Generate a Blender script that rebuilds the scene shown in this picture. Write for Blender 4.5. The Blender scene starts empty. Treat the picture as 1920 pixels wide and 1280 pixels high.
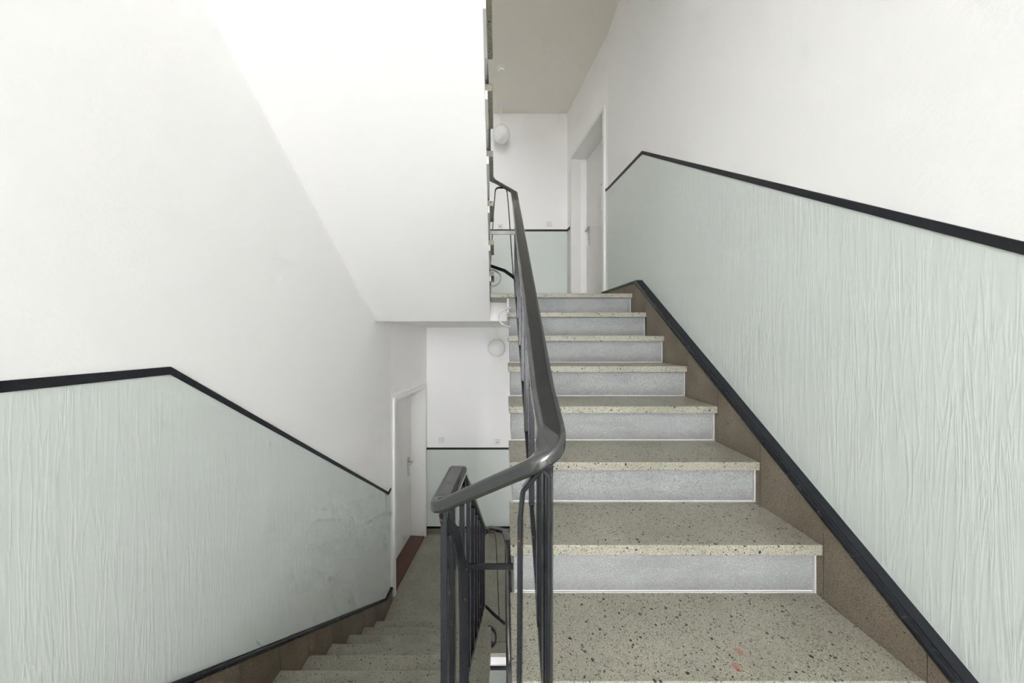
import bpy, bmesh, math, random
from mathutils import Vector, Matrix

# ------------------------------------------------------------------ units
# survey units: U = sideways / height units, d = tread goings away from the lens
G = 0.265                    # going of one tread (m)
K = 0.17 / 408.0             # metres per survey unit (riser 0.17 m = 408 units)
R = 408.0
def P(u, d, v):
    return Vector((u * K, d * G, v * K))

S = bpy.context.scene
COL = S.collection

# ------------------------------------------------------------------ camera
cam_d = bpy.data.cameras.new('camera')
cam_d.sensor_width = 36.0
cam_d.lens = 636.0 / 1920.0 * 36.0
cam_d.shift_x = 20.0 / 1920.0
cam_d.shift_y = -5.0 / 1920.0
cam_d.clip_start = 0.02
cam = bpy.data.objects.new('camera', cam_d)
cam.location = (0, 0, 0)
cam.rotation_euler = (math.pi / 2, 0, 0)
COL.objects.link(cam)
S.camera = cam

# ------------------------------------------------------------------ daylight (overcast sky through the landing windows)
W = bpy.data.worlds.new('sky')
S.world = W
W.use_nodes = True
bg = W.node_tree.nodes['Background']
bg.inputs['Color'].default_value = (0.955, 0.958, 1.0, 1)
bg.inputs['Strength'].default_value = 16.5
S.view_settings.view_transform = 'Standard'
S.view_settings.look = 'None'
S.view_settings.gamma = 1.0
S.view_settings.use_curve_mapping = False
S.view_settings.exposure = -0.02
WIN_Y = -4.4  # unseen windows, set far back to even out the light
def portal(z0, z1):
    l = bpy.data.lights.new('window_daylight', 'AREA')
    l.shape = 'RECTANGLE'; l.size = 2.05; l.size_y = z1 - z0
    l.cycles.is_portal = True
    o = bpy.data.objects.new('window_daylight', l)
    o.location = (-0.03, WIN_Y - 0.02, (z0 + z1) / 2)
    o.rotation_euler = (math.pi / 2, 0, 0)     # faces +Y, into the stairwell
    COL.objects.link(o)

S.cycles.max_bounces = 9
S.cycles.diffuse_bounces = 8
S.cycles.glossy_bounces = 4
S.cycles.use_denoising = True
S.cycles.use_adaptive_sampling = True
S.cycles.adaptive_threshold = 0.15
S.cycles.adaptive_min_samples = 12

# ------------------------------------------------------------------ node helpers
def new_mat(name):
    m = bpy.data.materials.new(name); m.use_nodes = True
    nt = m.node_tree
    return m, nt, nt.nodes, nt.links, nt.nodes['Principled BSDF']

def mapped_pos(nt, scale=(1, 1, 1)):
    g = nt.nodes.new('ShaderNodeNewGeometry')
    mp = nt.nodes.new('ShaderNodeMapping')
    mp.inputs['Scale'].default_value = scale
    nt.links.new(g.outputs['Position'], mp.inputs['Vector'])
    return mp.outputs['Vector']

def noise(nt, vec, scale, detail=2, rough=0.5, dist=0.0):
    n = nt.nodes.new('ShaderNodeTexNoise')
    n.inputs['Scale'].default_value = scale
    n.inputs['Detail'].default_value = detail
    n.inputs['Roughness'].default_value = rough
    n.inputs['Distortion'].default_value = dist
    nt.links.new(vec, n.inputs['Vector'])
    return n.outputs['Fac']

def ramp(nt, fac, stops):
    r = nt.nodes.new('ShaderNodeValToRGB')
    e = r.color_ramp.elements
    while len(e) < len(stops): e.new(0.5)
    for i, (p, c) in enumerate(stops):
        e[i].position = p; e[i].color = c if len(c) == 4 else (*c, 1)
    nt.links.new(fac, r.inputs['Fac'])
    return r.outputs['Color']

def mix(nt, fac, a, b, mode='MIX'):
    m = nt.nodes.new('ShaderNodeMix'); m.data_type = 'RGBA'; m.blend_type = mode
    for sock, val in ((m.inputs['Factor'], fac), (m.inputs['A'], a), (m.inputs['B'], b)):
        if hasattr(val, 'is_linked'): nt.links.new(val, sock)
        elif isinstance(val, (int, float)): sock.default_value = val
        else: sock.default_value = (*val, 1)
    return m.outputs['Result']

def math_n(nt, op, a, b=0.0):
    m = nt.nodes.new('ShaderNodeMath'); m.operation = op
    for s, v in ((m.inputs[0], a), (m.inputs[1], b)):
        if hasattr(v, 'is_linked'): nt.links.new(v, s)
        else: s.default_value = v
    return m.outputs['Value']

def bump(nt, height, strength, dist):
    b = nt.nodes.new('ShaderNodeBump')
    b.inputs['Strength'].default_value = strength
    b.inputs['Distance'].default_value = dist
    nt.links.new(height, b.inputs['Height'])
    return b.outputs['Normal']

def simple(name, col, rough=0.5, metallic=0.0, var=0.06, bscale=0, bstr=0.1, bdist=0.002):
    m, nt, N, L, B = new_mat(name)
    v = mapped_pos(nt)
    n = noise(nt, v, 9, 3)
    c = mix(nt, n, tuple(x * (1 - var) for x in col), tuple(min(1, x * (1 + var)) for x in col))
    L.new(c, B.inputs['Base Color'])
    B.inputs['Roughness'].default_value = rough
    B.inputs['Metallic'].default_value = metallic
    if bscale:
        L.new(bump(nt, noise(nt, v, bscale, 3), bstr, bdist), B.inputs['Normal'])
    return m

M = {}
# white lime-washed plaster
def mk_plaster(name, col):
    m, nt, N, L, B = new_mat(name)
    v = mapped_pos(nt)
    big = noise(nt, v, 1.7, 3)
    c = mix(nt, big, tuple(x * 0.985 for x in col), col)
    L.new(c, B.inputs['Base Color'])
    B.inputs['Roughness'].default_value = 0.85
    B.inputs['Specular IOR Level'].default_value = 0.25
    L.new(bump(nt, noise(nt, v, 70, 2, 0.6), 0.25, 0.002), B.inputs['Normal'])
    return m
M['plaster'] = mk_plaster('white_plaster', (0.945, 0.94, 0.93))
M['soffit'] = mk_plaster('darkened_soffit_white', (0.865, 0.86, 0.85))  # plaster white darkened to offset the strong window light on the soffits
M['cream'] = mk_plaster('cream_ceiling_paint', (0.90, 0.855, 0.78))

# pale green gloss dado paint with vertical runs in the plaster below it
def mk_dado():
    m, nt, N, L, B = new_mat('pale_green_dado_paint')
    v = mapped_pos(nt)
    big = noise(nt, v, 2.2, 3)
    c = mix(nt, big, (0.655, 0.708, 0.672), (0.695, 0.748, 0.712))
    L.new(c, B.inputs['Base Color'])
    B.inputs['Roughness'].default_value = 0.38
    B.inputs['Specular IOR Level'].default_value = 0.45
    w = noise(nt, mapped_pos(nt, (1, 1, 0.07)), 30, 3, 0.6, 0.5)
    ridge = math_n(nt, 'ABSOLUTE', math_n(nt, 'SUBTRACT', w, 0.5))
    ridge = math_n(nt, 'SUBTRACT', 1.0, math_n(nt, 'MULTIPLY', ridge, 5.0))
    ridge = math_n(nt, 'MAXIMUM', ridge, 0.0)
    mask = noise(nt, mapped_pos(nt, (1, 1, 0.5)), 3.0, 0)
    h = math_n(nt, 'MULTIPLY', math_n(nt, 'POWER', ridge, 2.6), mask)
    fine = noise(nt, mapped_pos(nt, (1, 1, 0.25)), 90, 0)
    h = math_n(nt, 'ADD', h, math_n(nt, 'MULTIPLY', fine, 0.12))
    L.new(bump(nt, h, 0.28, 0.003), B.inputs['Normal'])
    return m
M['dado'] = mk_dado()

def mk_terrazzo(name, base1, base2, chip, light, chips=1.0, rough=0.36, big_scale=66, scuff=0.0, stains=()):
    m, nt, N, L, B = new_mat(name)
    v = mapped_pos(nt)
    cloud = noise(nt, v, 5, 3)
    c = mix(nt, ramp(nt, cloud, [(0.3, (0, 0, 0)), (0.7, (1, 1, 1))]), base1, base2)
    fine = noise(nt, v, 330, 2, 0.6)
    c = mix(nt, ramp(nt, fine, [(0.36, (1, 1, 1)), (0.47, (0, 0, 0))]), c, tuple(x * 0.55 for x in base1))
    fine2 = noise(nt, v, 260, 2, 0.6)
    c = mix(nt, ramp(nt, fine2, [(0.60, (0, 0, 0)), (0.70, (1, 1, 1))]), c, light)
    for sc, lo, thr in ((big_scale, 0.12, 0.62), (big_scale * 1.8, 0.14, 0.60), (big_scale * 3.4, 0.16, 0.55)):
        vo = N.new('ShaderNodeTexVoronoi'); vo.inputs['Scale'].default_value = sc
        wv = N.new('ShaderNodeVectorMath'); wv.operation = 'ADD'
        L.new(v, wv.inputs[0])
        sv = N.new('ShaderNodeVectorMath'); sv.operation = 'SCALE'
        nn = N.new('ShaderNodeTexNoise'); nn.inputs['Scale'].default_value = sc * 1.5
        L.new(v, nn.inputs['Vector']); L.new(nn.outputs['Color'], sv.inputs[0])
        sv.inputs['Scale'].default_value = 0.7 / sc
        L.new(sv.outputs[0], wv.inputs[1])
        L.new(wv.outputs[0], vo.inputs['Vector'])
        sep = N.new('ShaderNodeSeparateColor'); L.new(vo.outputs['Color'], sep.inputs['Color'])
        size = math_n(nt, 'MULTIPLY', math_n(nt, 'MAXIMUM', math_n(nt, 'SUBTRACT', sep.outputs['Red'], thr), 0.0), 0.85 * chips)
        inside = math_n(nt, 'LESS_THAN', vo.outputs['Distance'], size)
        tone = mix(nt, sep.outputs['Green'], chip, tuple(x * 2.6 + 0.01 for x in chip))
        c = mix(nt, inside, c, tone)
    if scuff:
        sc_n = noise(nt, mapped_pos(nt, (1, 1, 3)), 6, 4, 0.65)
        c = mix(nt, math_n(nt, 'MULTIPLY', ramp(nt, sc_n, [(0.48, (0, 0, 0)), (0.72, (1, 1, 1))]), scuff), c, tuple(x * 0.5 for x in base1))
        # scuffs and mop dirt along the foot of the riser, with a ragged edge
        tc = N.new('ShaderNodeTexCoord'); sx = N.new('ShaderNodeSeparateXYZ')
        L.new(tc.outputs['Generated'], sx.inputs[0])
        edge = math_n(nt, 'ADD', sx.outputs['Z'], math_n(nt, 'MULTIPLY', math_n(nt, 'SUBTRACT', noise(nt, v, 16, 4, 0.7), 0.5), 0.5))
        grain = noise(nt, v, 420, 2, 0.6)
        dirt = math_n(nt, 'MULTIPLY', ramp(nt, edge, [(0.08, (1, 1, 1)), (0.42, (0, 0, 0))]), ramp(nt, grain, [(0.40, (1, 1, 1)), (0.62, (0.25, 0.25, 0.25))]))
        c = mix(nt, math_n(nt, 'MULTIPLY', dirt, 0.75), c, (0.17, 0.155, 0.15))
    for (sx_, sy_, sz_, sr_) in stains:
        vm = N.new('ShaderNodeVectorMath'); vm.operation = 'DISTANCE'
        L.new(v, vm.inputs[0]); vm.inputs[1].default_value = (sx_, sy_, sz_)
        dd = math_n(nt, 'ADD', vm.outputs['Value'], math_n(nt, 'MULTIPLY', math_n(nt, 'SUBTRACT', noise(nt, v, 90, 3), 0.5), sr_ * 2.5))
        c = mix(nt, math_n(nt, 'MULTIPLY', math_n(nt, 'LESS_THAN', dd, sr_), 0.5), c, (0.45, 0.10, 0.08))
    L.new(c, B.inputs['Base Color'])
    rr = noise(nt, v, 14, 3)
    rm = N.new('ShaderNodeMapRange'); rm.inputs['To Min'].default_value = rough - 0.08; rm.inputs['To Max'].default_value = rough + 0.12
    L.new(rr, rm.inputs['Value']); L.new(rm.outputs['Result'], B.inputs['Roughness'])
    B.inputs['Specular IOR Level'].default_value = 0.4
    L.new(bump(nt, noise(nt, v, 200, 2), 0.08, 0.001), B.inputs['Normal'])
    return m
M['terrazzo'] = mk_terrazzo('olive_terrazzo', (0.31, 0.296, 0.235), (0.395, 0.378, 0.31), (0.018, 0.022, 0.024), (0.55, 0.53, 0.42), stains=((0.6325, 0.904, -0.8317, 0.010), (0.595, 0.86, -0.8317, 0.010)))
M['riser'] = mk_terrazzo('grey_speckled_riser_stone', (0.30, 0.308, 0.304), (0.36, 0.368, 0.364), (0.12, 0.12, 0.125), (0.50, 0.50, 0.50), chips=0.8, rough=0.6, big_scale=130, scuff=0.3)
M['skirt'] = mk_terrazzo('brown_stone_skirting', (0.175, 0.14, 0.10), (0.255, 0.212, 0.158), (0.028, 0.024, 0.018), (0.33, 0.29, 0.23), chips=0.8, rough=0.5, big_scale=75)
M['joint'] = simple('white_joint_mortar', (0.52, 0.515, 0.505), 0.85)

# black lacquer with chipped, rusty spots
def mk_black(name, rust, rough=0.2):
    m, nt, N, L, B = new_mat(name)
    v = mapped_pos(nt)
    n1 = noise(nt, v, 26, 4, 0.7)
    n2 = noise(nt, mapped_pos(nt, (1, 1, 0.35)), 130, 3, 0.7)
    f = math_n(nt, 'MULTIPLY', ramp(nt, n1, [(0.63, (0, 0, 0)), (0.70, (1, 1, 1))]), ramp(nt, n2, [(0.50, (0, 0, 0)), (0.58, (1, 1, 1))]))
    f = math_n(nt, 'MULTIPLY', f, rust)
    c = mix(nt, f, (0.012, 0.014, 0.018), (0.50, 0.13, 0.05))
    L.new(c, B.inputs['Base Color'])
    rm = N.new('ShaderNodeMapRange'); rm.inputs['To Min'].default_value = rough - 0.06; rm.inputs['To Max'].default_value = rough + 0.12
    L.new(noise(nt, v, 40, 3), rm.inputs['Value']); L.new(rm.outputs['Result'], B.inputs['Roughness'])
    B.inputs['Specular IOR Level'].default_value = 0.45
    L.new(bump(nt, noise(nt, v, 55, 3), 0.12, 0.001), B.inputs['Normal'])
    return m
M['black'] = mk_black('black_lacquered_iron', 1.0)
M['stripe'] = mk_black('black_stripe_paint', 0.0, 0.5)
M['bead'] = mk_black('black_gloss_bead', 0.15, 0.22)
def mk_handrail():
    m, nt, N, L, B = new_mat('black_worn_handrail')
    v = mapped_pos(nt)
    sc = noise(nt, v, 120, 4, 0.7, 1.5)
    c = mix(nt, ramp(nt, sc, [(0.66, (0, 0, 0)), (0.74, (1, 1, 1))]), (0.014, 0.015, 0.016), (0.16, 0.155, 0.145))
    L.new(c, B.inputs['Base Color'])
    B.inputs['Roughness'].default_value = 0.10
    B.inputs['IOR'].default_value = 2.0
    L.new(bump(nt, noise(nt, v, 30, 2), 0.05, 0.001), B.inputs['Normal'])
    return m
M['handrail'] = mk_handrail()
M['palegrey'] = simple('pale_grey_iron', (0.40, 0.395, 0.385), 0.35)  # even pale grey for the upper tie bar and two anchors
M['door'] = simple('white_door_enamel', (0.80, 0.79, 0.76), 0.35, var=0.015)
M['frame'] = simple('white_frame_enamel', (0.84, 0.84, 0.82), 0.35, var=0.015)
M['metal'] = simple('brushed_aluminium', (0.62, 0.61, 0.59), 0.35, 0.6)
M['plate'] = simple('cream_plastic', (0.80, 0.79, 0.74), 0.4, var=0.02)
M['dark'] = simple('dark_socket_hole', (0.03, 0.03, 0.03), 0.6)
def mk_wood():
    m, nt, N, L, B = new_mat('red_brown_threshold_wood')
    v = mapped_pos(nt, (14, 1.5, 14))
    n = noise(nt, v, 6, 4, 0.6)
    L.new(mix(nt, n, (0.085, 0.04, 0.028), (0.15, 0.07, 0.048)), B.inputs['Base Color'])
    B.inputs['Roughness'].default_value = 0.4
    return m
M['wood'] = mk_wood()
def mk_opal():
    m, nt, N, L, B = new_mat('opal_glass')
    v = mapped_pos(nt)
    L.new(mix(nt, noise(nt, v, 5), (0.86, 0.87, 0.84), (0.88, 0.89, 0.86)), B.inputs['Base Color'])
    B.inputs['Roughness'].default_value = 0.25
    B.inputs['Subsurface Weight'].default_value = 0.2
    return m
M['opal'] = mk_opal()

# ------------------------------------------------------------------ mesh helpers
def empty(name, loc=(0, 0, 0)):
    o = bpy.data.objects.new(name, None); COL.objects.link(o)
    o.empty_display_size = 0.1; o.location = loc
    return o

def finish(name, bm, mat, parent=None, smooth=False, bevel=0.0, seg=1):
    bmesh.ops.remove_doubles(bm, verts=bm.verts, dist=1e-6)
    if bevel:
        bmesh.ops.bevel(bm, geom=[e for e in bm.edges], offset=bevel, segments=seg, profile=0.5, affect='EDGES')
    bmesh.ops.recalc_face_normals(bm, faces=bm.faces)
    me = bpy.data.meshes.new(name)
    off = Vector((0, 0, 0))
    if parent is not None:
        off = parent.location.copy()
        if parent.parent is not None: off = off + parent.parent.location
    else:
        # origin at the base of the piece
        xs = [v.co.x for v in bm.verts]; ys = [v.co.y for v in bm.verts]; zs = [v.co.z for v in bm.verts]
        off = Vector(((min(xs) + max(xs)) / 2, (min(ys) + max(ys)) / 2, min(zs)))
    if off.length: bmesh.ops.translate(bm, vec=-off, verts=bm.verts)
    bm.to_mesh(me); bm.free()
    if smooth:
        for p in me.polygons: p.use_smooth = True
    o = bpy.data.objects.new(name, me); COL.objects.link(o)
    if mat is not None: me.materials.append(M[mat] if isinstance(mat, str) else mat)
    if parent is not None: o.parent = parent
    else: o.location = off
    return o

def hexa(bm, pts):
    """8 points: bottom ring 0-3, top ring 4-7"""
    v = [bm.verts.new(p) for p in pts]
    for f in ((3, 2, 1, 0), (4, 5, 6, 7), (0, 1, 5, 4), (1, 2, 6, 5), (2, 3, 7, 6), (3, 0, 4, 7)):
        bm.faces.new([v[i] for i in f])
    return v

def ubox(bm, u0, u1, d0, d1, v0, v1):
    hexa(bm, [P(u0, d0, v0), P(u1, d0, v0), P(u1, d1, v0), P(u0, d1, v0),
              P(u0, d0, v1), P(u1, d0, v1), P(u1, d1, v1), P(u0, d1, v1)])

def mbox(bm, x0, x1, y0, y1, z0, z1, mw=None):
    pts = [Vector(p) for p in ((x0, y0, z0), (x1, y0, z0), (x1, y1, z0), (x0, y1, z0), (x0, y0, z1), (x1, y0, z1), (x1, y1, z1), (x0, y1, z1))]
    if mw is not None: pts = [mw @ p for p in pts]
    hexa(bm, pts)

def plan_prism(bm, plan, v0, v1):
    """plan: list of 4 (u,d) points"""
    hexa(bm, [P(u, d, v0) for u, d in plan] + [P(u, d, v1) for u, d in plan])

def fillet(pts, rad, n=8):
    """round the corners of a 3-D polyline; rad = one radius or one per inner corner"""
    out = [pts[0]]
    for i in range(1, len(pts) - 1):
        a, b, c = pts[i - 1], pts[i], pts[i + 1]
        r = rad[i - 1] if isinstance(rad, (list, tuple)) else rad
        u = (a - b); w = (c - b)
        lu, lw = u.length, w.length
        u = u / lu; w = w / lw
        ang = u.angle(w, math.pi)
        t = min(r / max(math.tan(ang / 2), 1e-3), lu * 0.48, lw * 0.48)
        p0 = b + u * t; p1 = b + w * t
        if ang > 3.05:
            out.append(b); continue
        for k in range(n + 1):
            s = k / n
            out.append(p0 * (1 - s) ** 2 + b * (2 * s * (1 - s)) + p1 * s ** 2)
    out.append(pts[-1])
    return out

def sweep(bm, path, prof, side_vec=None, closed_ends=True):
    """prof: list of (a,b): a along side, b along the other normal. side_vec: None -> horizontal side; else a vector or a list of vectors"""
    rings = []
    n = len(path)
    for i, p in enumerate(path):
        t = (path[min(i + 1, n - 1)] - path[max(i - 1, 0)]).normalized()
        if side_vec is None:
            s = t.cross(Vector((0, 0, 1)))
            if s.length < 0.05 and rings: s = last
            s.normalize(); last = s.copy()
        else:
            s = (side_vec[i] if isinstance(side_vec, list) else side_vec).copy()
            s = (s - t * s.dot(t)).normalized()
        up = s.cross(t).normalized()
        if side_vec is None and up.z < 0: up = -up
        rings.append([bm.verts.new(p + s * a + up * b) for a, b in prof])
    m = len(prof)
    for i in range(n - 1):
        for j in range(m):
            k = (j + 1) % m
            bm.faces.new((rings[i][j], rings[i][k], rings[i + 1][k], rings[i + 1][j]))
    if closed_ends:
        bm.faces.new(rings[0][::-1]); bm.faces.new(rings[-1])

def rect(w, h):
    return [(-w / 2, -h / 2), (w / 2, -h / 2), (w / 2, h / 2), (-w / 2, h / 2)]

def tag(o, label=None, cat=None, group=None, kind=None):
    if label: o['label'] = label
    if cat: o['category'] = cat
    if group: o['group'] = group
    if kind: o['kind'] = kind
    return o

# ------------------------------------------------------------------ levels (survey units)
STOREY = 18 * R
LAND = 860.0                       # upper landing
LOW = LAND - STOREY                # lower landing
MID = LAND - 9 * R                 # landing the camera stands on
CEIL_T = 480.0                     # landing slab thickness
D_BACK = 17.9
ZMIN, ZMAX = LOW - STOREY - 200, MID + STOREY + 6800
D_FRONT = WIN_Y / G

# plan of the inner wall faces (u, d)
LW = [(-2740, D_FRONT), (-2740, 13.2), (-2500, D_BACK)]
RW = [(2470, D_FRONT), (2640, 13.2), (2215, D_BACK)]
def wall_u(plan, d):
    for (u0, d0), (u1, d1) in zip(plan, plan[1:]):
        if d0 <= d <= d1: return u0 + (u1 - u0) * (d - d0) / (d1 - d0)
    return plan[0][0] if d < plan[0][1] else plan[-1][0]

# door openings: (outer casing d range), on the last leg of each wall
TH = 360.0       # wall thickness (units)
LDOOR = dict(d0=13.4, d1=17.6, z0=LOW, top=4998)
RDOOR = dict(d0=13.4, d1=17.25, z0=LAND, top=4998)
CASW = 0.15      # casing width in d

def build_wall(name, plan, sgn, door):
    bm = bmesh.new()
    legs = list(zip(plan, plan[1:]))
    for (u0, d0), (u1, d1) in legs[:-1]:
        plan_prism(bm, [(u0, d0), (u1, d1), (u1 + sgn * TH, d1), (u0 + sgn * TH, d0)], ZMIN, ZMAX)
    (u0, d0), (u1, d1) = legs[-1]
    a, b = door['d0'] + CASW * 0.6, door['d1'] - CASW * 0.6
    zt = door['z0'] + door['top'] - 60
    def seg(da, db, z0, z1):
        ua, ub = wall_u(plan, da), wall_u(plan, db)
        plan_prism(bm, [(ua, da), (ub, db), (ub + sgn * 560, db), (ua + sgn * 560, da)], z0, z1)
    seg(d0, a, ZMIN, ZMAX); seg(b, d1, ZMIN, ZMAX)
    seg(a, b, ZMIN, door['z0'] - 20); seg(a, b, zt, ZMAX)
    return tag(finish(name, bm, 'plaster'), kind='structure')

wall_left = build_wall('wall_left', LW, -1, LDOOR)
wall_right = build_wall('wall_right', RW, 1, RDOOR)
bm = bmesh.new(); ubox(bm, -3400, 3400, D_BACK, D_BACK + 0.6, ZMIN, ZMAX)
wall_back = tag(finish('wall_back', bm, 'plaster'), kind='structure')

# window wall behind the camera with one window per half-landing
wins = []
for s in (-1, 0, 1):
    z0 = (MID + s * STOREY) * K + 0.12
    wins.append((z0, z0 + 2.66))
bm = bmesh.new()
XW = 1.04
x0w, x1w = -1.4, 1.4
mbox(bm, x0w, -XW - 0.03, WIN_Y - 0.25, WIN_Y, ZMIN * K, ZMAX * K)
mbox(bm, XW - 0.03, x1w, WIN_Y - 0.25, WIN_Y, ZMIN * K, ZMAX * K)
zz = ZMIN * K
for z0, z1 in wins:
    mbox(bm, -XW - 0.03, XW - 0.03, WIN_Y - 0.25, WIN_Y, zz, z0); zz = z1
mbox(bm, -XW - 0.03, XW - 0.03, WIN_Y - 0.25, WIN_Y, zz, ZMAX * K)
tag(finish('wall_front', bm, 'plaster'), kind='structure')
for i, (z0, z1) in enumerate(wins):
    portal(z0, z1)
    w = empty('window_%d' % (i + 1), (-0.03, WIN_Y - 0.1, z0)); tag(w, kind='structure')
    for (a, b, c, d) in ((-XW - .03, -XW + .03, z0, z1), (XW - .09, XW - .03, z0, z1), (-XW + .03, XW - .09, z0, z0 + .06), (-XW + .03, XW - .09, z1 - .06, z1), (-.06, .0, z0 + .06, z1 - .06)):
        bm = bmesh.new(); mbox(bm, a, b, WIN_Y - .14, WIN_Y - .08, c, d); finish('window_frame', bm, 'frame', w)

# roof and bottom caps
bm = bmesh.new(); ubox(bm, -3400, 3400, D_FRONT - 1, D_BACK + .6, ZMAX, ZMAX + 300)
tag(finish('ceiling', bm, 'plaster'), kind='structure')
bm = bmesh.new(); ubox(bm, -3400, 3400, D_FRONT - 1, D_BACK + .6, ZMIN - 300, ZMIN)
tag(finish('floor', bm, 'terrazzo'), kind='structure')

# ------------------------------------------------------------------ stair geometry
def xl_right(d): return 100 + (d - 4.1) * 7.5            # open side of the right-hand flights
def x_left(d): return -(165 + (d - 4.0) * 10.0)          # open side of the left-hand flights
U_R, U_L = 2475.0, -2695.0                                # faces of the stone skirtings
NOSE = 0.12                                               # nosing overhang (in d)
TT = 82.0                                                 # tread thickness

def tread(parent, ua0, ub0, ua1, ub1, d0, d1, top, name='tread'):
    """slab with side positions ua/ub at d0 and d1"""
    bm = bmesh.new()
    hexa(bm, [P(ua0, d0, top - TT), P(ub0, d0, top - TT), P(ub1, d1, top - TT), P(ua1, d1, top - TT),
              P(ua0, d0, top), P(ub0, d0, top), P(ub1, d1, top), P(ua1, d1, top)])
    return finish(name, bm, 'terrazzo', parent, bevel=0.0035, seg=2)

def right_flight(s, label):
    """climbs away from the camera, from a half-landing to a landing"""
    dz = s * STOREY
    root = empty('stair_flight', P(1200, 2.1, MID + dz)); tag(root, label, 'stairs', 'terrazzo stair flights')
    def nos(i): return 10.1 - i, LAND - R * i + dz
    bmc = bmesh.new(); bms = bmesh.new()
    for i in range(0, 9):
        d, z = nos(i)
        if i > 0:
            tread(root, xl_right(d) - 30, U_R, xl_right(d + 1) - 30, U_R, d, d + 1 + NOSE - 0.01, z)
            ubx0, ubx1 = xl_right(d), xl_right(d + 1)
            zs = z - 30 - R - 330
            hexa(bmc, [P(ubx0, d + NOSE + .1, z - TT - 330), P(U_R, d + NOSE + .1, z - TT - 330), P(U_R, d + 1 + NOSE, z - TT - 330), P(ubx1, d + 1 + NOSE, z - TT - 330),
                       P(ubx0, d + NOSE + .1, z - TT), P(U_R, d + NOSE + .1, z - TT), P(U_R, d + 1 + NOSE, z - TT), P(ubx1, d + 1 + NOSE, z - TT)])
        # riser below nosing i
        bm = bmesh.new()
        zb = z - R
        ubox(bm, xl_right(d), U_R, d + NOSE, d + NOSE + 0.1, zb, z - TT)
        finish('riser', bm, 'riser', root)
        # mortar joints at the foot and at the wall end of the riser
        bm = bmesh.new()
        ubox(bm, xl_right(d), U_R - 2, d + NOSE - 0.028, d + NOSE, zb, zb + 6)
        ubox(bm, U_R - 14, U_R - 1, d + NOSE - 0.03, d + NOSE, zb, z - TT)
        finish('joint', bm, 'joint', root)
    finish('step_core', bmc, 'riser', root)
    # sloping slab under the steps
    d1, z1 = nos(0); d9, z9 = nos(8)
    a, b = d9 + NOSE, d1 + NOSE + 0.05
    def zt(d): return LAND + dz - R * (d1 - d) - R - 60
    hexa(bms, [P(xl_right(a) + 8, a, zt(a) - 330), P(U_R, a, zt(a) - 330), P(U_R, b, zt(b) - 330), P(xl_right(b) + 8, b, zt(b) - 330),
               P(xl_right(a) + 8, a, zt(a) + 20), P(U_R, a, zt(a) + 20), P(U_R, b, zt(b) + 20), P(xl_right(b) + 8, b, zt(b) + 20)])
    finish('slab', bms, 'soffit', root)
    return root

def left_flight(s, label, end_over, core_over, shift=0.0):
    """climbs towards the camera, from a landing to the half-landing above it"""
    dz = s * STOREY
    root = empty('stair_flight', P(-1450, 11.5, LAND + dz)); tag(root, label, 'stairs', 'terrazzo stair flights')
    bmc = bmesh.new(); bms = bmesh.new()
    cd = 100 if shift else 300
    for m in range(1, 10):
        d = 12.5 - m - shift; z = LAND + R * m + dz        # nosing (faces away from the camera)
        if m < 9:
            tread(root, U_L, x_left(d - 1) + end_over, U_L, x_left(d) + end_over, d - 1 - NOSE + .01, d, z)
            hexa(bmc, [P(U_L, d - 1 - NOSE, z - TT - cd), P(x_left(d - 1) + core_over, d - 1 - NOSE, z - TT - cd), P(x_left(d) + core_over, d - NOSE, z - TT - cd), P(U_L, d - NOSE, z - TT - cd),
                       P(U_L, d - 1 - NOSE, z - TT), P(x_left(d - 1) + core_over, d - 1 - NOSE, z - TT), P(x_left(d) + core_over, d - NOSE, z - TT), P(U_L, d - NOSE, z - TT)])
        bm = bmesh.new()
        ubox(bm, U_L, x_left(d) + core_over - 2, d - NOSE - 0.1, d - NOSE, z - R, z - TT)
        finish('riser', bm, 'riser', root)
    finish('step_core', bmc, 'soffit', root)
    a, b = 3.6, 11.6
    def zs(d): return LAND - CEIL_T + dz + R * (11.6 - d)
    top = 470
    hexa(bms, [P(U_L - 45, a, zs(a)), P(x_left(a), a, zs(a)), P(x_left(b), b, zs(b)), P(U_L - 45, b, zs(b)),
               P(U_L - 45, a, zs(a) + top), P(x_left(a), a, zs(a) + top), P(x_left(b), b, zs(b) + top), P(U_L - 45, b, zs(b) + top)])
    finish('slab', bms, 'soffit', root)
    return root

right_flight(0, 'broad terrazzo stair flight climbing along the right wall beside the iron railing')
left_flight(-1, 'shaded terrazzo stair flight descending along the left wall to the lower door', 30, 8)
left_flight(0, 'overhead stair flight whose smooth white underside slopes up the left wall', 88, 30, 0.33)
right_flight(-1, 'lowest stair flight glimpsed through the gap below the lower landing')
# sloping ceiling above the right-hand flight (underside of the flight one storey up)
bm = bmesh.new()
def zc(d): return LAND + STOREY - R * (10.1 - d) - R - 60
hexa(bm, [P(120, 2.2, zc(2.2) - 330), P(U_R + 60, 2.2, zc(2.2) - 330), P(U_R + 130, 10.25, zc(10.25) - 330), P(150, 10.25, zc(10.25) - 330),
          P(120, 2.2, zc(2.2) + 300), P(U_R + 60, 2.2, zc(2.2) + 300), P(U_R + 130, 10.25, zc(10.25) + 300), P(150, 10.25, zc(10.25) + 300)])
tag(finish('ceiling', bm, 'soffit'), kind='structure')

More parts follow.
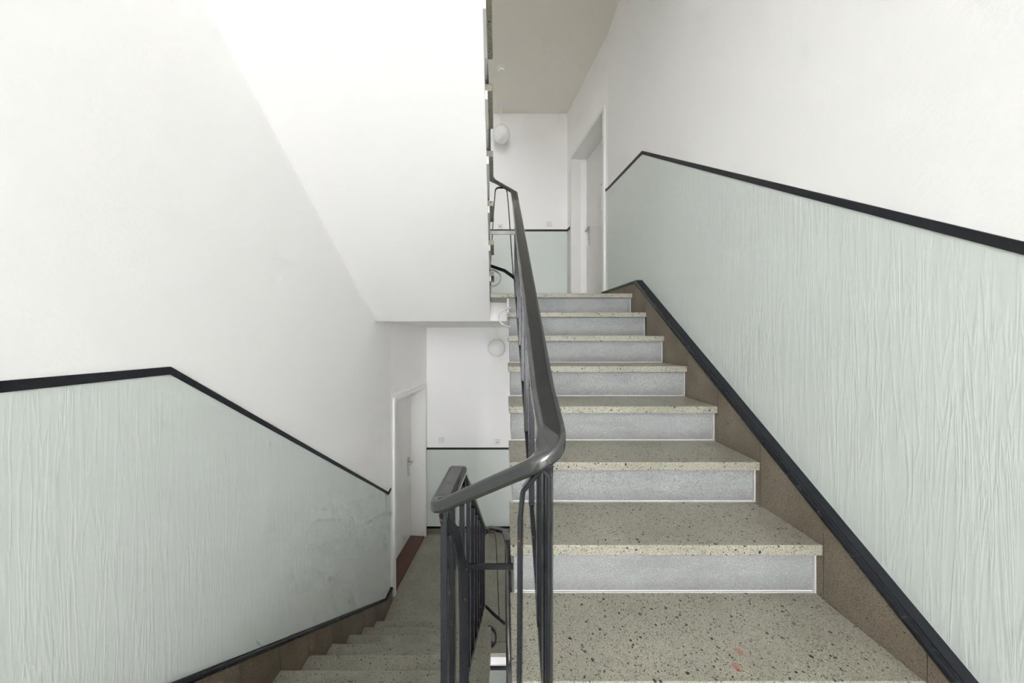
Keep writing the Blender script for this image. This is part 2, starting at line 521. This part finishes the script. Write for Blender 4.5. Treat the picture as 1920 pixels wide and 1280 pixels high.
# landings
def landing(s, nm):
    z = LAND + s * STOREY
    CEIL_T = 650.0 if s == 1 else 480.0
    bm = bmesh.new()
    def pl(ua, da, ub, db, v0, v1):
        pass
    # slab (white): full width behind d 11.6, right-hand part forward to the stair edge
    L1, R1 = wall_u(LW, 11.6), wall_u(RW, 11.6)
    # split along wall bends
    for da, db in ((11.6, 13.2), (13.2, D_BACK)):
        plan_prism(bm, [(wall_u(LW, da), da), (wall_u(RW, da), da), (wall_u(RW, db), db), (wall_u(LW, db), db)], z - CEIL_T, z - 70)
    plan_prism(bm, [(110, 10.26), (wall_u(RW, 10.26), 10.26), (wall_u(RW, 11.6), 11.6), (110, 11.6)], z - CEIL_T, z - 70)
    plan_prism(bm, [(x_left(11.4), 11.4), (110, 11.4), (110, 11.6), (x_left(11.6), 11.6)], z - CEIL_T, z - 70)
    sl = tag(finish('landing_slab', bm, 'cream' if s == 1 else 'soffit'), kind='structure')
    bm = bmesh.new()
    for da, db in ((11.42 if s else 11.02, 11.42), (11.42, 13.2), (13.2, D_BACK)):
        if db == 11.42:
            if not s: plan_prism(bm, [(wall_u(LW, da), da), (x_left(da), da), (x_left(db), db), (wall_u(LW, db), db)], z - 70, z)
            continue
        plan_prism(bm, [(wall_u(LW, da), da), (wall_u(RW, da), da), (wall_u(RW, db), db), (wall_u(LW, db), db)], z - 70, z)
    plan_prism(bm, [(130, 11.1), (wall_u(RW, 11.1), 11.1), (wall_u(RW, 11.42), 11.42), (130, 11.42)], z - 70, z)
    fl = tag(finish('floor', bm, 'terrazzo'), kind='structure')
    # edge stone of the landing
    we = 10.1 if s == 0 else 11.0
    tread(fl, 130, U_R + 60, 130, U_R + 60, 10.1, 11.1, z, 'edge_stone')
    tread(fl, x_left(we) + 20, 130, x_left(11.4) + 20, 130, we, 11.4, z, 'edge_stone')
    return fl
landing(-2, 'basement'); landing(-1, 'lower'); landing(0, 'upper'); landing(1, 'next')

# half-landings (the camera stands on the middle one)
for s in (-1, 0, 1):
    z = MID + s * STOREY
    bm = bmesh.new()
    plan_prism(bm, [(-2740, D_FRONT), (2470, D_FRONT), (2500, 2.2), (-2740, 2.2)], z - CEIL_T, z - 70)
    plan_prism(bm, [(-2740, 2.2), (x_left(2.2), 2.2), (x_left(3.6), 3.6), (-2740, 3.6)], z - CEIL_T, z - 70)
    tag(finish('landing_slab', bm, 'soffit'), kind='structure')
    bm = bmesh.new()
    plan_prism(bm, [(-2740, D_FRONT), (2470, D_FRONT), (2500, 2.22), (-2740, 2.22)], z - 70, z)
    plan_prism(bm, [(-2740, 2.22), (x_left(2.2) + 20, 2.22), (x_left(3.5) + 20, 3.5), (-2740, 3.5)], z - 70, z)
    tag(finish('floor', bm, 'terrazzo'), kind='structure')

# ------------------------------------------------------------------ dado paint, stripes and stone skirtings
def off_plan(plan, d, o):
    """wall face at d moved o units into the room (sign from the side)"""
    u = wall_u(plan, d)
    return u + o if u < 0 else u - o

def skf(plan, d):
    """thickness of the stone skirting at d (its face is truer than the wall)"""
    return wall_u(plan, d) - (2475 + max(0, d - 10) * 10) if plan is RW else 45

def strip(bm, plan, pts_lo, pts_hi, o0, o1):
    """sheet on a side wall between two polylines [(d, v)...] with equal d's, thickness from o0 to o1 off the wall"""
    oo1 = o1 if callable(o1) else (lambda d: o1)
    for (a, b), (c, e) in zip(zip(pts_lo, pts_lo[1:]), zip(pts_hi, pts_hi[1:])):
        hexa(bm, [P(off_plan(plan, a[0], o0), a[0], a[1]), P(off_plan(plan, a[0], oo1(a[0])), a[0], a[1]), P(off_plan(plan, b[0], oo1(b[0])), b[0], b[1]), P(off_plan(plan, b[0], o0), b[0], b[1]),
                  P(off_plan(plan, c[0], o0), c[0], c[1]), P(off_plan(plan, c[0], oo1(c[0])), c[0], c[1]), P(off_plan(plan, e[0], oo1(e[0])), e[0], e[1]), P(off_plan(plan, e[0], o0), e[0], e[1])])

def interp(line, d):
    for (a, va), (b, vb) in zip(line, line[1:]):
        if a <= d <= b: return va + (vb - va) * (d - a) / (b - a)
    return line[0][1] if d < line[0][0] else line[-1][1]

# left wall lines (d, v)
Lcap = [(D_FRONT, -262), (4.40, -262), (12.9, -3735), (13.4, -3700)]
Lsk = [(D_FRONT, -2650), (3.85, -2660), (12.55, -6140), (13.4, -6190)]
# right wall lines
Rcap = [(D_FRONT, 459 - 415 * (2.65 + 0.5)), (9.9, 3455), (13.38, 3724)] if False else [(D_FRONT, -900), (-0.6, -889), (9.9, 3455), (13.38, 3724)]
Rsk = [(D_FRONT, -2650), (1.0, -2680), (9.9, 1049), (13.38, 1144)]
def merged(*lines):
    return sorted({round(p[0], 4) for l in lines for p in l})
def pts_on(line, ds): return [(d, interp(line, d)) for d in ds]

def side_finish(wall, plan, cap, sk, side, tn, label_side, piece_ds, face):
    extra = [p[1] for p in plan if D_FRONT < p[1] < 13.38]
    dend = 13.38
    ds = [d for d in sorted(set(merged(cap, sk) + extra)) if d <= dend]
    bm = bmesh.new()
    strip(bm, plan, pts_on(sk, ds), pts_on(cap, ds), -4, 7)
    finish('dado_paint', bm, 'dado', wall)
    bm = bmesh.new()
    ds2 = [d for d in sorted(set([p[0] for p in cap] + extra)) if d <= dend]
    strip(bm, plan, [(d, interp(cap, d) - 32) for d in ds2], [(d, interp(cap, d) + 32) for d in ds2], -4, 15)
    t = tag(finish('trim_%d' % tn, bm, 'stripe'), kind='structure')
    # stone skirting in pieces, with a black gloss bead on top
    root = empty('baseboard_' + side, P(plan[0][0], D_FRONT, interp(sk, D_FRONT) - 160)); tag(root, kind='structure')
    cuts = sorted(set(piece_ds + [p[0] for p in sk] + extra))
    cuts = [d for d in cuts if d <= dend]
    for a, b in zip(cuts, cuts[1:]):
        bm = bmesh.new()
        gap = 0.004
        lim = (LAND if plan is RW else LOW) - 470
        lo = [(q, max(interp(sk, q) - (900 if a > 2 else 330), lim if a > 9 else -1e9)) for q in (a + gap, b - gap)]
        strip(bm, plan, lo,
              [(a + gap, interp(sk, a)), (b - gap, interp(sk, b))], -4, lambda d: max(20, skf(plan, d)))
        finish('skirting_stone', bm, 'skirt', root)
    ds3 = [d for d in sorted(set([p[0] for p in sk] + extra)) if d <= dend]
    bm = bmesh.new()
    strip(bm, plan, [(d, interp(sk, d) - 4) for d in ds3], [(d, interp(sk, d) + 42) for d in ds3], -4, lambda d: max(16, skf(plan, d) - 25))
    finish('painted_edge', bm, 'stripe', root)
    bm = bmesh.new()
    path = [P(off_plan(plan, d, max(20, skf(plan, d)) - 14), d, interp(sk, d) + 6) for d in ds3]
    prof = [(0.013 * math.cos(k * math.pi / 5), 0.013 * math.sin(k * math.pi / 5)) for k in range(10)]
    sweep(bm, path, prof)
    finish('bead', bm, 'bead', root, smooth=True)

side_finish(wall_left, LW, Lcap, Lsk, 'left', 1, 'left', [4.5 + k for k in range(8)], 45)
side_finish(wall_right, RW, Rcap, Rsk, 'right', 2, 'right', [2.1 + k for k in range(8)], 60)

# back wall: dado, stripe, skirting on both visible storeys
def back_finish(zfloor, cap, tn):
    for s, a, b in (('x', -2500, 2215),):
        bm = bmesh.new(); ubox(bm, a, b, D_BACK - 0.012, D_BACK + .05, zfloor + 150, cap)
        finish('dado_paint', bm, 'dado', wall_back)
        bm = bmesh.new(); ubox(bm, a, b, D_BACK - 0.022, D_BACK + .05, cap - 34, cap + 34)
        tag(finish('trim_%d' % tn, bm, 'stripe'), kind='structure')
    root = empty('baseboard_back', P(0, D_BACK, zfloor)); tag(root, kind='structure')
    for k in range(4):
        a = -2500 + k * 4715 / 4; b = a + 4715 / 4 - 4
        bm = bmesh.new(); ubox(bm, a, b, D_BACK - 0.05, D_BACK + .05, zfloor, zfloor + 140); finish('skirting_stone', bm, 'skirt', root)
    bm = bmesh.new(); ubox(bm, -2500, 2215, D_BACK - 0.06, D_BACK + .05, zfloor + 140, zfloor + 200); finish('bead', bm, 'bead', root)
back_finish(LOW, -3680, 3)
back_finish(LAND, 3634, 4)
back_finish(LOW - STOREY, -11030, 7)
# small returns of the dado between door casing and back corner
for plan, da, zf, cap, w, tn in ((LW, 17.62, LOW, -3680, wall_left, 5), (RW, 17.27, LAND, 3634, wall_right, 6)):
    bm = bmesh.new(); strip(bm, plan, [(da, zf + 150), (D_BACK, zf + 150)], [(da, cap), (D_BACK, cap)], -4, 7); finish('dado_paint', bm, 'dado', w)
    bm = bmesh.new(); strip(bm, plan, [(da, cap - 44), (D_BACK, cap - 44)], [(da, cap + 44), (D_BACK, cap + 44)], -4, 15); tag(finish('trim_%d' % tn, bm, 'stripe'), kind='structure')

# ------------------------------------------------------------------ doors
def build_door(n, plan, sgn, dd, hinge_far):
    """sgn -1: left wall, +1: right wall. local x along the wall (away), y into the wall, z up"""
    p0 = P(wall_u(plan, dd['d0']), dd['d0'], dd['z0']); p1 = P(wall_u(plan, dd['d1']), dd['d1'], dd['z0'])
    ax = (p1 - p0).normalized(); az = Vector((0, 0, 1)); ay = Vector((sgn, 0, 0)); ay = (ay - ax * ay.dot(ax)).normalized()
    mw = Matrix(((ax.x, ay.x, 0, p0.x), (ax.y, ay.y, 0, p0.y), (0, 0, 1, p0.z), (0, 0, 0, 1)))
    Wd = (p1 - p0).length; H = dd['top'] * K; c = 0.04; dep = 0.19
    root = empty('door_%d' % n, p0); tag(root, kind='structure')
    def part(name, mat, parent, *boxes, bevel=0.0):
        bm = bmesh.new()
        for b in boxes: mbox(bm, *b, mw=mw)
        return finish(name, bm, mat, parent, bevel=bevel)
    part('casing', 'frame', root, (0, c, -0.022, 0.01, 0, H - c), bevel=0.002)
    part('casing', 'frame', root, (Wd - c, Wd, -0.022, 0.01, 0, H - c), bevel=0.002)
    part('casing', 'frame', root, (0, Wd, -0.022, 0.01, H - c, H), bevel=0.002)
    part('jamb', 'frame', root, (c - 0.012, c, 0.01, dep + .04, 0, H - c))
    part('jamb', 'frame', root, (Wd - c, Wd - c + 0.012, 0.01, dep + .04, 0, H - c))
    part('head_lining', 'frame', root, (c - .012, Wd - c + .012, 0.01, dep + .04, H - c, H - c + .012))
    leaf = part('door_leaf', 'door', root, (c, Wd - c, dep, dep + 0.04, 0.012, H - c - 0.002), bevel=0.002)
    part('threshold', 'wood', root, (c, Wd - c, -0.005, dep + .03, -0.008, 0.016), bevel=0.003)
    hx = Wd - c - 0.10
    hz = 1.02
    h = part('handle_plate', 'metal', root, (hx - 0.02, hx + 0.02, dep - 0.010, dep, hz - .15, hz + .10), bevel=0.003)
    bm = bmesh.new()
    path = fillet([mw @ Vector(q) for q in ((hx, dep - 0.008, hz + .035), (hx, dep - 0.058, hz + .035), (hx - 0.12, dep - 0.060, hz + .035))], 0.018)
    sweep(bm, path, [(0.010 * math.cos(k * math.pi / 4), 0.010 * math.sin(k * math.pi / 4)) for k in range(8)])
    finish('lever', bm, 'metal', h, smooth=True)
    bm = bmesh.new()
    path = [mw @ Vector(q) for q in ((hx, dep - 0.018, hz - .07), (hx, dep - 0.005, hz - .07))]
    sweep(bm, path, [(0.012 * math.cos(k * math.pi / 6), 0.012 * math.sin(k * math.pi / 6)) for k in range(12)])
    finish('lock_cylinder', bm, 'metal', h)
    bm = bmesh.new()
    path = [mw @ Vector(q) for q in ((Wd / 2, dep - 0.006, 1.5), (Wd / 2, dep + 0.005, 1.5))]
    sweep(bm, path, [(0.010 * math.cos(k * math.pi / 5), 0.010 * math.sin(k * math.pi / 5)) for k in range(10)])
    finish('peephole', bm, 'metal', root)
    return root
build_door(1, LW, -1, LDOOR, True)
build_door(2, RW, 1, RDOOR, True)

# ------------------------------------------------------------------ railing
rail = empty('stair_railing', P(90, 2.3, MID))
tag(rail, 'black lacquered iron railing with rounded handrail turning between the two flights', 'railing')

def A_hand(d): return -1412 + R * d
def A_bot(d): return -2838 + R * d
def xr(d): return 215 + (d - 2.3) * 5.0
def B_hand(d): return 600 - R * d
def B_bot(d): return -1080 - R * d
def xlr(d): return -302 - (d - 3.7) * 10.0

def rounded(w, h, n=6):
    """handrail section: flat underside, softly crowned top"""
    pts = []
    r = min(w, h) * 0.42
    for cx, cy, a0 in ((w / 2 - r, h / 2 - r, 0), (-w / 2 + r, h / 2 - r, 90), (-w / 2 + r * .6, -h / 2 + r * .6, 180), (w / 2 - r * .6, -h / 2 + r * .6, 270)):
        rr = r if a0 < 180 else r * .6
        for k in range(n + 1):
            a = math.radians(a0 + 90 * k / n)
            pts.append((cx + rr * math.cos(a), cy + rr * math.sin(a)))
    return pts

hp = [P(-330, 5.0, 5650), P(-255, 9.3, 3880), P(-255, 10.15, 3130), P(-150, 10.25, 3040), P(238, 9.85, 2700), P(250, 9.3, A_hand(9.3)),
      P(xr(6), 6, A_hand(6)), P(xr(2.8), 2.8, A_hand(2.8)), P(221, 2.14, -468), P(-325, 2.86, -895), P(xlr(3.72), 3.72, -912),
      P(xlr(8), 8, B_hand(8)), P(xlr(12.2), 12.2, B_hand(12.2)), P(-250, 12.4, -4390), P(70, 11.9, -4285), P(137, 11.1, -8756 + R * 11.1), P(140, 6.0, -8756 + R * 6)]
rad = [0.1, 0.05, 0.05, 0.04, 0.2, 1, 0.4, 0.055, 0.045, 0.06, 1, 0.12, 0.08, 0.06, 0.06]
bm = bmesh.new()
sweep(bm, fillet(hp, rad, 10), rounded(0.052, 0.028))
ho = finish('handrail', bm, 'handrail', rail, smooth=True)

def flat(name, pts, radii, w, t, wide, mat='black', parent=rail, n=6):
    path = fillet(pts, radii, n) if radii is not None else pts
    if isinstance(wide, list):
        # interpolate the wide direction along the path
        L = [0.0]
        for a, b in zip(path, path[1:]): L.append(L[-1] + (b - a).length)
        sv = []
        for l in L:
            s = l / L[-1] * (len(wide) - 1); i = min(int(s), len(wide) - 2)
            sv.append(wide[i].lerp(wide[i + 1], s - i))
        wide = sv
    bm = bmesh.new(); sweep(bm, path, rect(w, t), wide)
    o = finish(name, bm, mat, parent)
    bv = o.modifiers.new('edge', 'BEVEL'); bv.width = 0.0012; bv.segments = 1; bv.limit_method = 'ANGLE'
    return o

Y = Vector((0, 1, 0)); X = Vector((1, 0, 0)); Z = Vector((0, 0, 1))
BW, BT = 0.030, 0.016
# balusters of the right-hand flight
ds = [2.56, 3.02] + [3.02 + 0.93 * k for k in range(1, 8)]
for d in ds:
    lo = A_bot(d)
    flat('baluster', [P(xr(d), d, lo), P(xr(d), d, A_hand(d) - 30)], None, BW, BT, Y)
# bottom rail of the right-hand flight
flat('bottom_rail', [P(xr(2.5), 2.5, A_bot(2.5)), P(xr(6), 6, A_bot(6)), P(xr(9.6), 9.6, A_bot(9.6)), P(215, 9.95, 1160), P(60, 10.1, 1290), P(-225, 10.4, 1425)], [1, .2, .03, .06], 0.012, 0.025, [X, X, X, X, Vector((.5, 1, 0)), Y])
# end hoop on the half-landing, right
flat('end_hoop', [P(200, 2.26, MID), P(206, 2.26, -575), P(178, 2.28, -545), P(96, 2.34, -660), P(84, 2.34, -780), P(70, 2.26, MID)],
     [0.012, 0.02, 0.02, 0.03], 0.026, 0.008, [Vector((.55, .8, 0)), Vector((.55, .8, 0)), Vector((.2, 1, 0)), Vector((.1, 1, 0)), Vector((.1, 1, 0))], n=8)
# post that carries the bottom rail
flat('end_post', [P(xr(2.42), 2.42, MID + R * 0), P(xr(2.42), 2.42, A_hand(2.42) - 30)], None, BW, 0.012, Y)
# left-hand (descending) flight
for d, lo in ((2.95, MID), (3.42, MID)):
    flat('end_post', [P(-312, d, lo), P(-312, d, -935)], None, BW, 0.015, Y)
for k in range(9):
    d = 4.2 + 0.95 * k
    flat('baluster', [P(xlr(d), d, B_bot(d)), P(xlr(d), d, B_hand(d) - 30)], None, BW, BT, Y)
flat('bottom_rail', [P(xlr(3.45), 3.45, B_bot(3.45)), P(xlr(8), 8, B_bot(8)), P(xlr(12), 12.0, B_bot(12.0)), P(-180, 12.1, -6240), P(80, 11.8, -6300)], [1, .1, .06], 0.012, 0.025, [X, X, X, Vector((.5, 1, 0)), Y])
flat('end_hoop', [P(-315, 2.92, -945), P(-310, 2.94, -1005), P(-262, 3.05, -1110), P(-226, 3.12, -1340), P(-218, 3.14, -1800), P(-212, 3.16, MID)],
     [0.02, 0.05, 0.08, .1], 0.026, 0.008, [Vector((.5, .85, 0)), Vector((.6, .8, 0)), Vector((.6, .8, 0)), Vector((.4, .9, 0))], n=8)
# hairpin bars at the landing turns
flat('hairpin_bar', [P(-210, 10.3, 1430), P(-135, 10.1, 2560), P(-110, 10.05, 2850), P(95, 10.0, 2830), P(128, 10.0, 2560), P(222, 9.98, 1180)], [.03, .035, .035, .03], 0.022, 0.007, Y, n=8)
flat('hairpin_bar', [P(-412, 12, -6040), P(-384, 12, -4560), P(-360, 12, -4350), P(-150, 12, -4350), P(-116, 12, -4560), P(-50, 12, -6260)], [.03, .035, .035, .03], 0.022, 0.007, Y, n=8)
# tie bars to the neighbouring slab
flat('tie_bar', [P(-190, 9.0, 1790), P(xr(9.0), 9.0, 1790)], None, 0.012, 0.026, Y, 'palegrey')
flat('tie_bar', [P(xlr(4.9), 4.9, -2090), P(112, 4.9, -2090)], None, 0.012, 0.020, Y)
flat('tie_bar', [P(-215, 9.0, 1790 - STOREY), P(140, 9.0, 1790 - STOREY)], None, 0.012, 0.022, Y)
# curved anchors into the slab sides
def anchor(cu, cd, cv, a, b, sgn, mat='palegrey'):
    pts = [P(cu + sgn * a * math.sin(math.pi * k / 16), cd, cv + b * math.cos(math.pi * k / 16)) for k in range(17)]
    flat('anchor_bracket', pts, None, 0.030, 0.012, Y, mat)
anchor(165, 9.0, 362, 210, 157, -1)
anchor(-235, 11.0, 1254, 225, 176, 1)
anchor(-275, 11.0, -6149, 165, 209, 1, 'black')

# ------------------------------------------------------------------ lamps and small fittings
def lamp(u, d, zc, zceil, rad, label):
    root = empty('globe_lamp', P(u, d, zceil)); tag(root, label, 'lamp', 'opal globe lamps')
    bm = bmesh.new(); bmesh.ops.create_uvsphere(bm, u_segments=32, v_segments=20, radius=rad)
    bmesh.ops.translate(bm, vec=P(u, d, zc), verts=bm.verts); finish('globe', bm, 'opal', root, smooth=True)
    circ = lambda r, n=14: [(r * math.cos(2 * math.pi * k / n), r * math.sin(2 * math.pi * k / n)) for k in range(n)]
    bm = bmesh.new(); sweep(bm, [P(u, d, zc) + Vector((0, 0, rad * .97)), P(u, d, zceil)], circ(0.005), X); finish('stem', bm, 'frame', root)
    bm = bmesh.new(); sweep(bm, [P(u, d, zceil) - Vector((0, 0, .02)), P(u, d, zceil)], circ(0.05, 24), X); finish('ceiling_rose', bm, 'frame', root)
    bm = bmesh.new(); sweep(bm, [P(u, d, zc) + Vector((0, 0, rad * .92)), P(u, d, zc) + Vector((0, 0, rad * 1.1))], circ(0.032, 20), X); finish('collar', bm, 'frame', root)
CU, CL = LAND + STOREY - 650.0, LAND - CEIL_T
lamp(0, 17.1, 383 * 17.1, CU, 0.118, 'white globe lamp hanging over the upper landing beside the overhead flight')
lamp(-154, 17.1, -17 * 17.1, CL, 0.118, 'white globe lamp hanging under the upper landing, above the lower landing')
# smoke detector
root = empty('smoke_detector', P(0, 14.9, CU)); tag(root, 'small round white smoke detector on the upper ceiling', 'smoke detector')
circ = lambda r, n=24: [(r * math.cos(2 * math.pi * k / n), r * math.sin(2 * math.pi * k / n)) for k in range(n)]
bm = bmesh.new(); sweep(bm, [P(0, 14.9, CU) - Vector((0, 0, .018)), P(0, 14.9, CU)], circ(0.055), X); finish('base', bm, 'plate', root)
bm = bmesh.new(); sweep(bm, [P(0, 14.9, CU) - Vector((0, 0, .045)), P(0, 14.9, CU) - Vector((0, 0, .018))], circ(0.042), X); finish('sensor_head', bm, 'frame', root)

def wall_plate(u, v, kind, name, label, cat):
    root = empty(name, P(u, D_BACK, v)); tag(root, label, cat, cat + ' plates on the back wall')
    h = 0.036; c = P(u, D_BACK, v)
    bm = bmesh.new(); mbox(bm, c.x - h, c.x + h, c.y - .010, c.y, c.z - h, c.z + h); finish('plate', bm, 'plate', root, bevel=.003)
    if kind == 'switch':
        for s in (-1, 1):
            bm = bmesh.new(); mbox(bm, c.x - h * .7, c.x + h * .7, c.y - .015, c.y - .009, c.z + (0.002 if s > 0 else -h * .72), c.z + (h * .72 if s > 0 else -0.002)); finish('rocker', bm, 'frame', root, bevel=.002)
    else:
        bm = bmesh.new(); sweep(bm, [Vector((c.x, c.y - .013, c.z)), Vector((c.x, c.y - .008, c.z))], circ(0.022), X); finish('insert', bm, 'frame', root)
        bm = bmesh.new(); mbox(bm, c.x - .007, c.x + .007, c.y - .015, c.y - .012, c.z - .009, c.z + .005); finish('hole', bm, 'dark', root)
wall_plate((1030 - 940) * D_BACK, (635 - 420) * D_BACK, 'switch', 'light_switch', 'white double light switch above the stripe on the upper landing', 'light switch')
wall_plate((828 - 940) * D_BACK, (635 - 824) * D_BACK, 'switch', 'light_switch', 'white double light switch near the lower door corner', 'light switch')
wall_plate((933 - 940) * D_BACK, (635 - 828) * D_BACK, 'socket', 'wall_socket', 'white wall socket above the stripe on the lower landing', 'socket')
wall_plate((938 - 940) * D_BACK, (635 - 425) * D_BACK, 'socket', 'wall_socket', 'white wall socket above the stripe on the upper landing', 'socket')
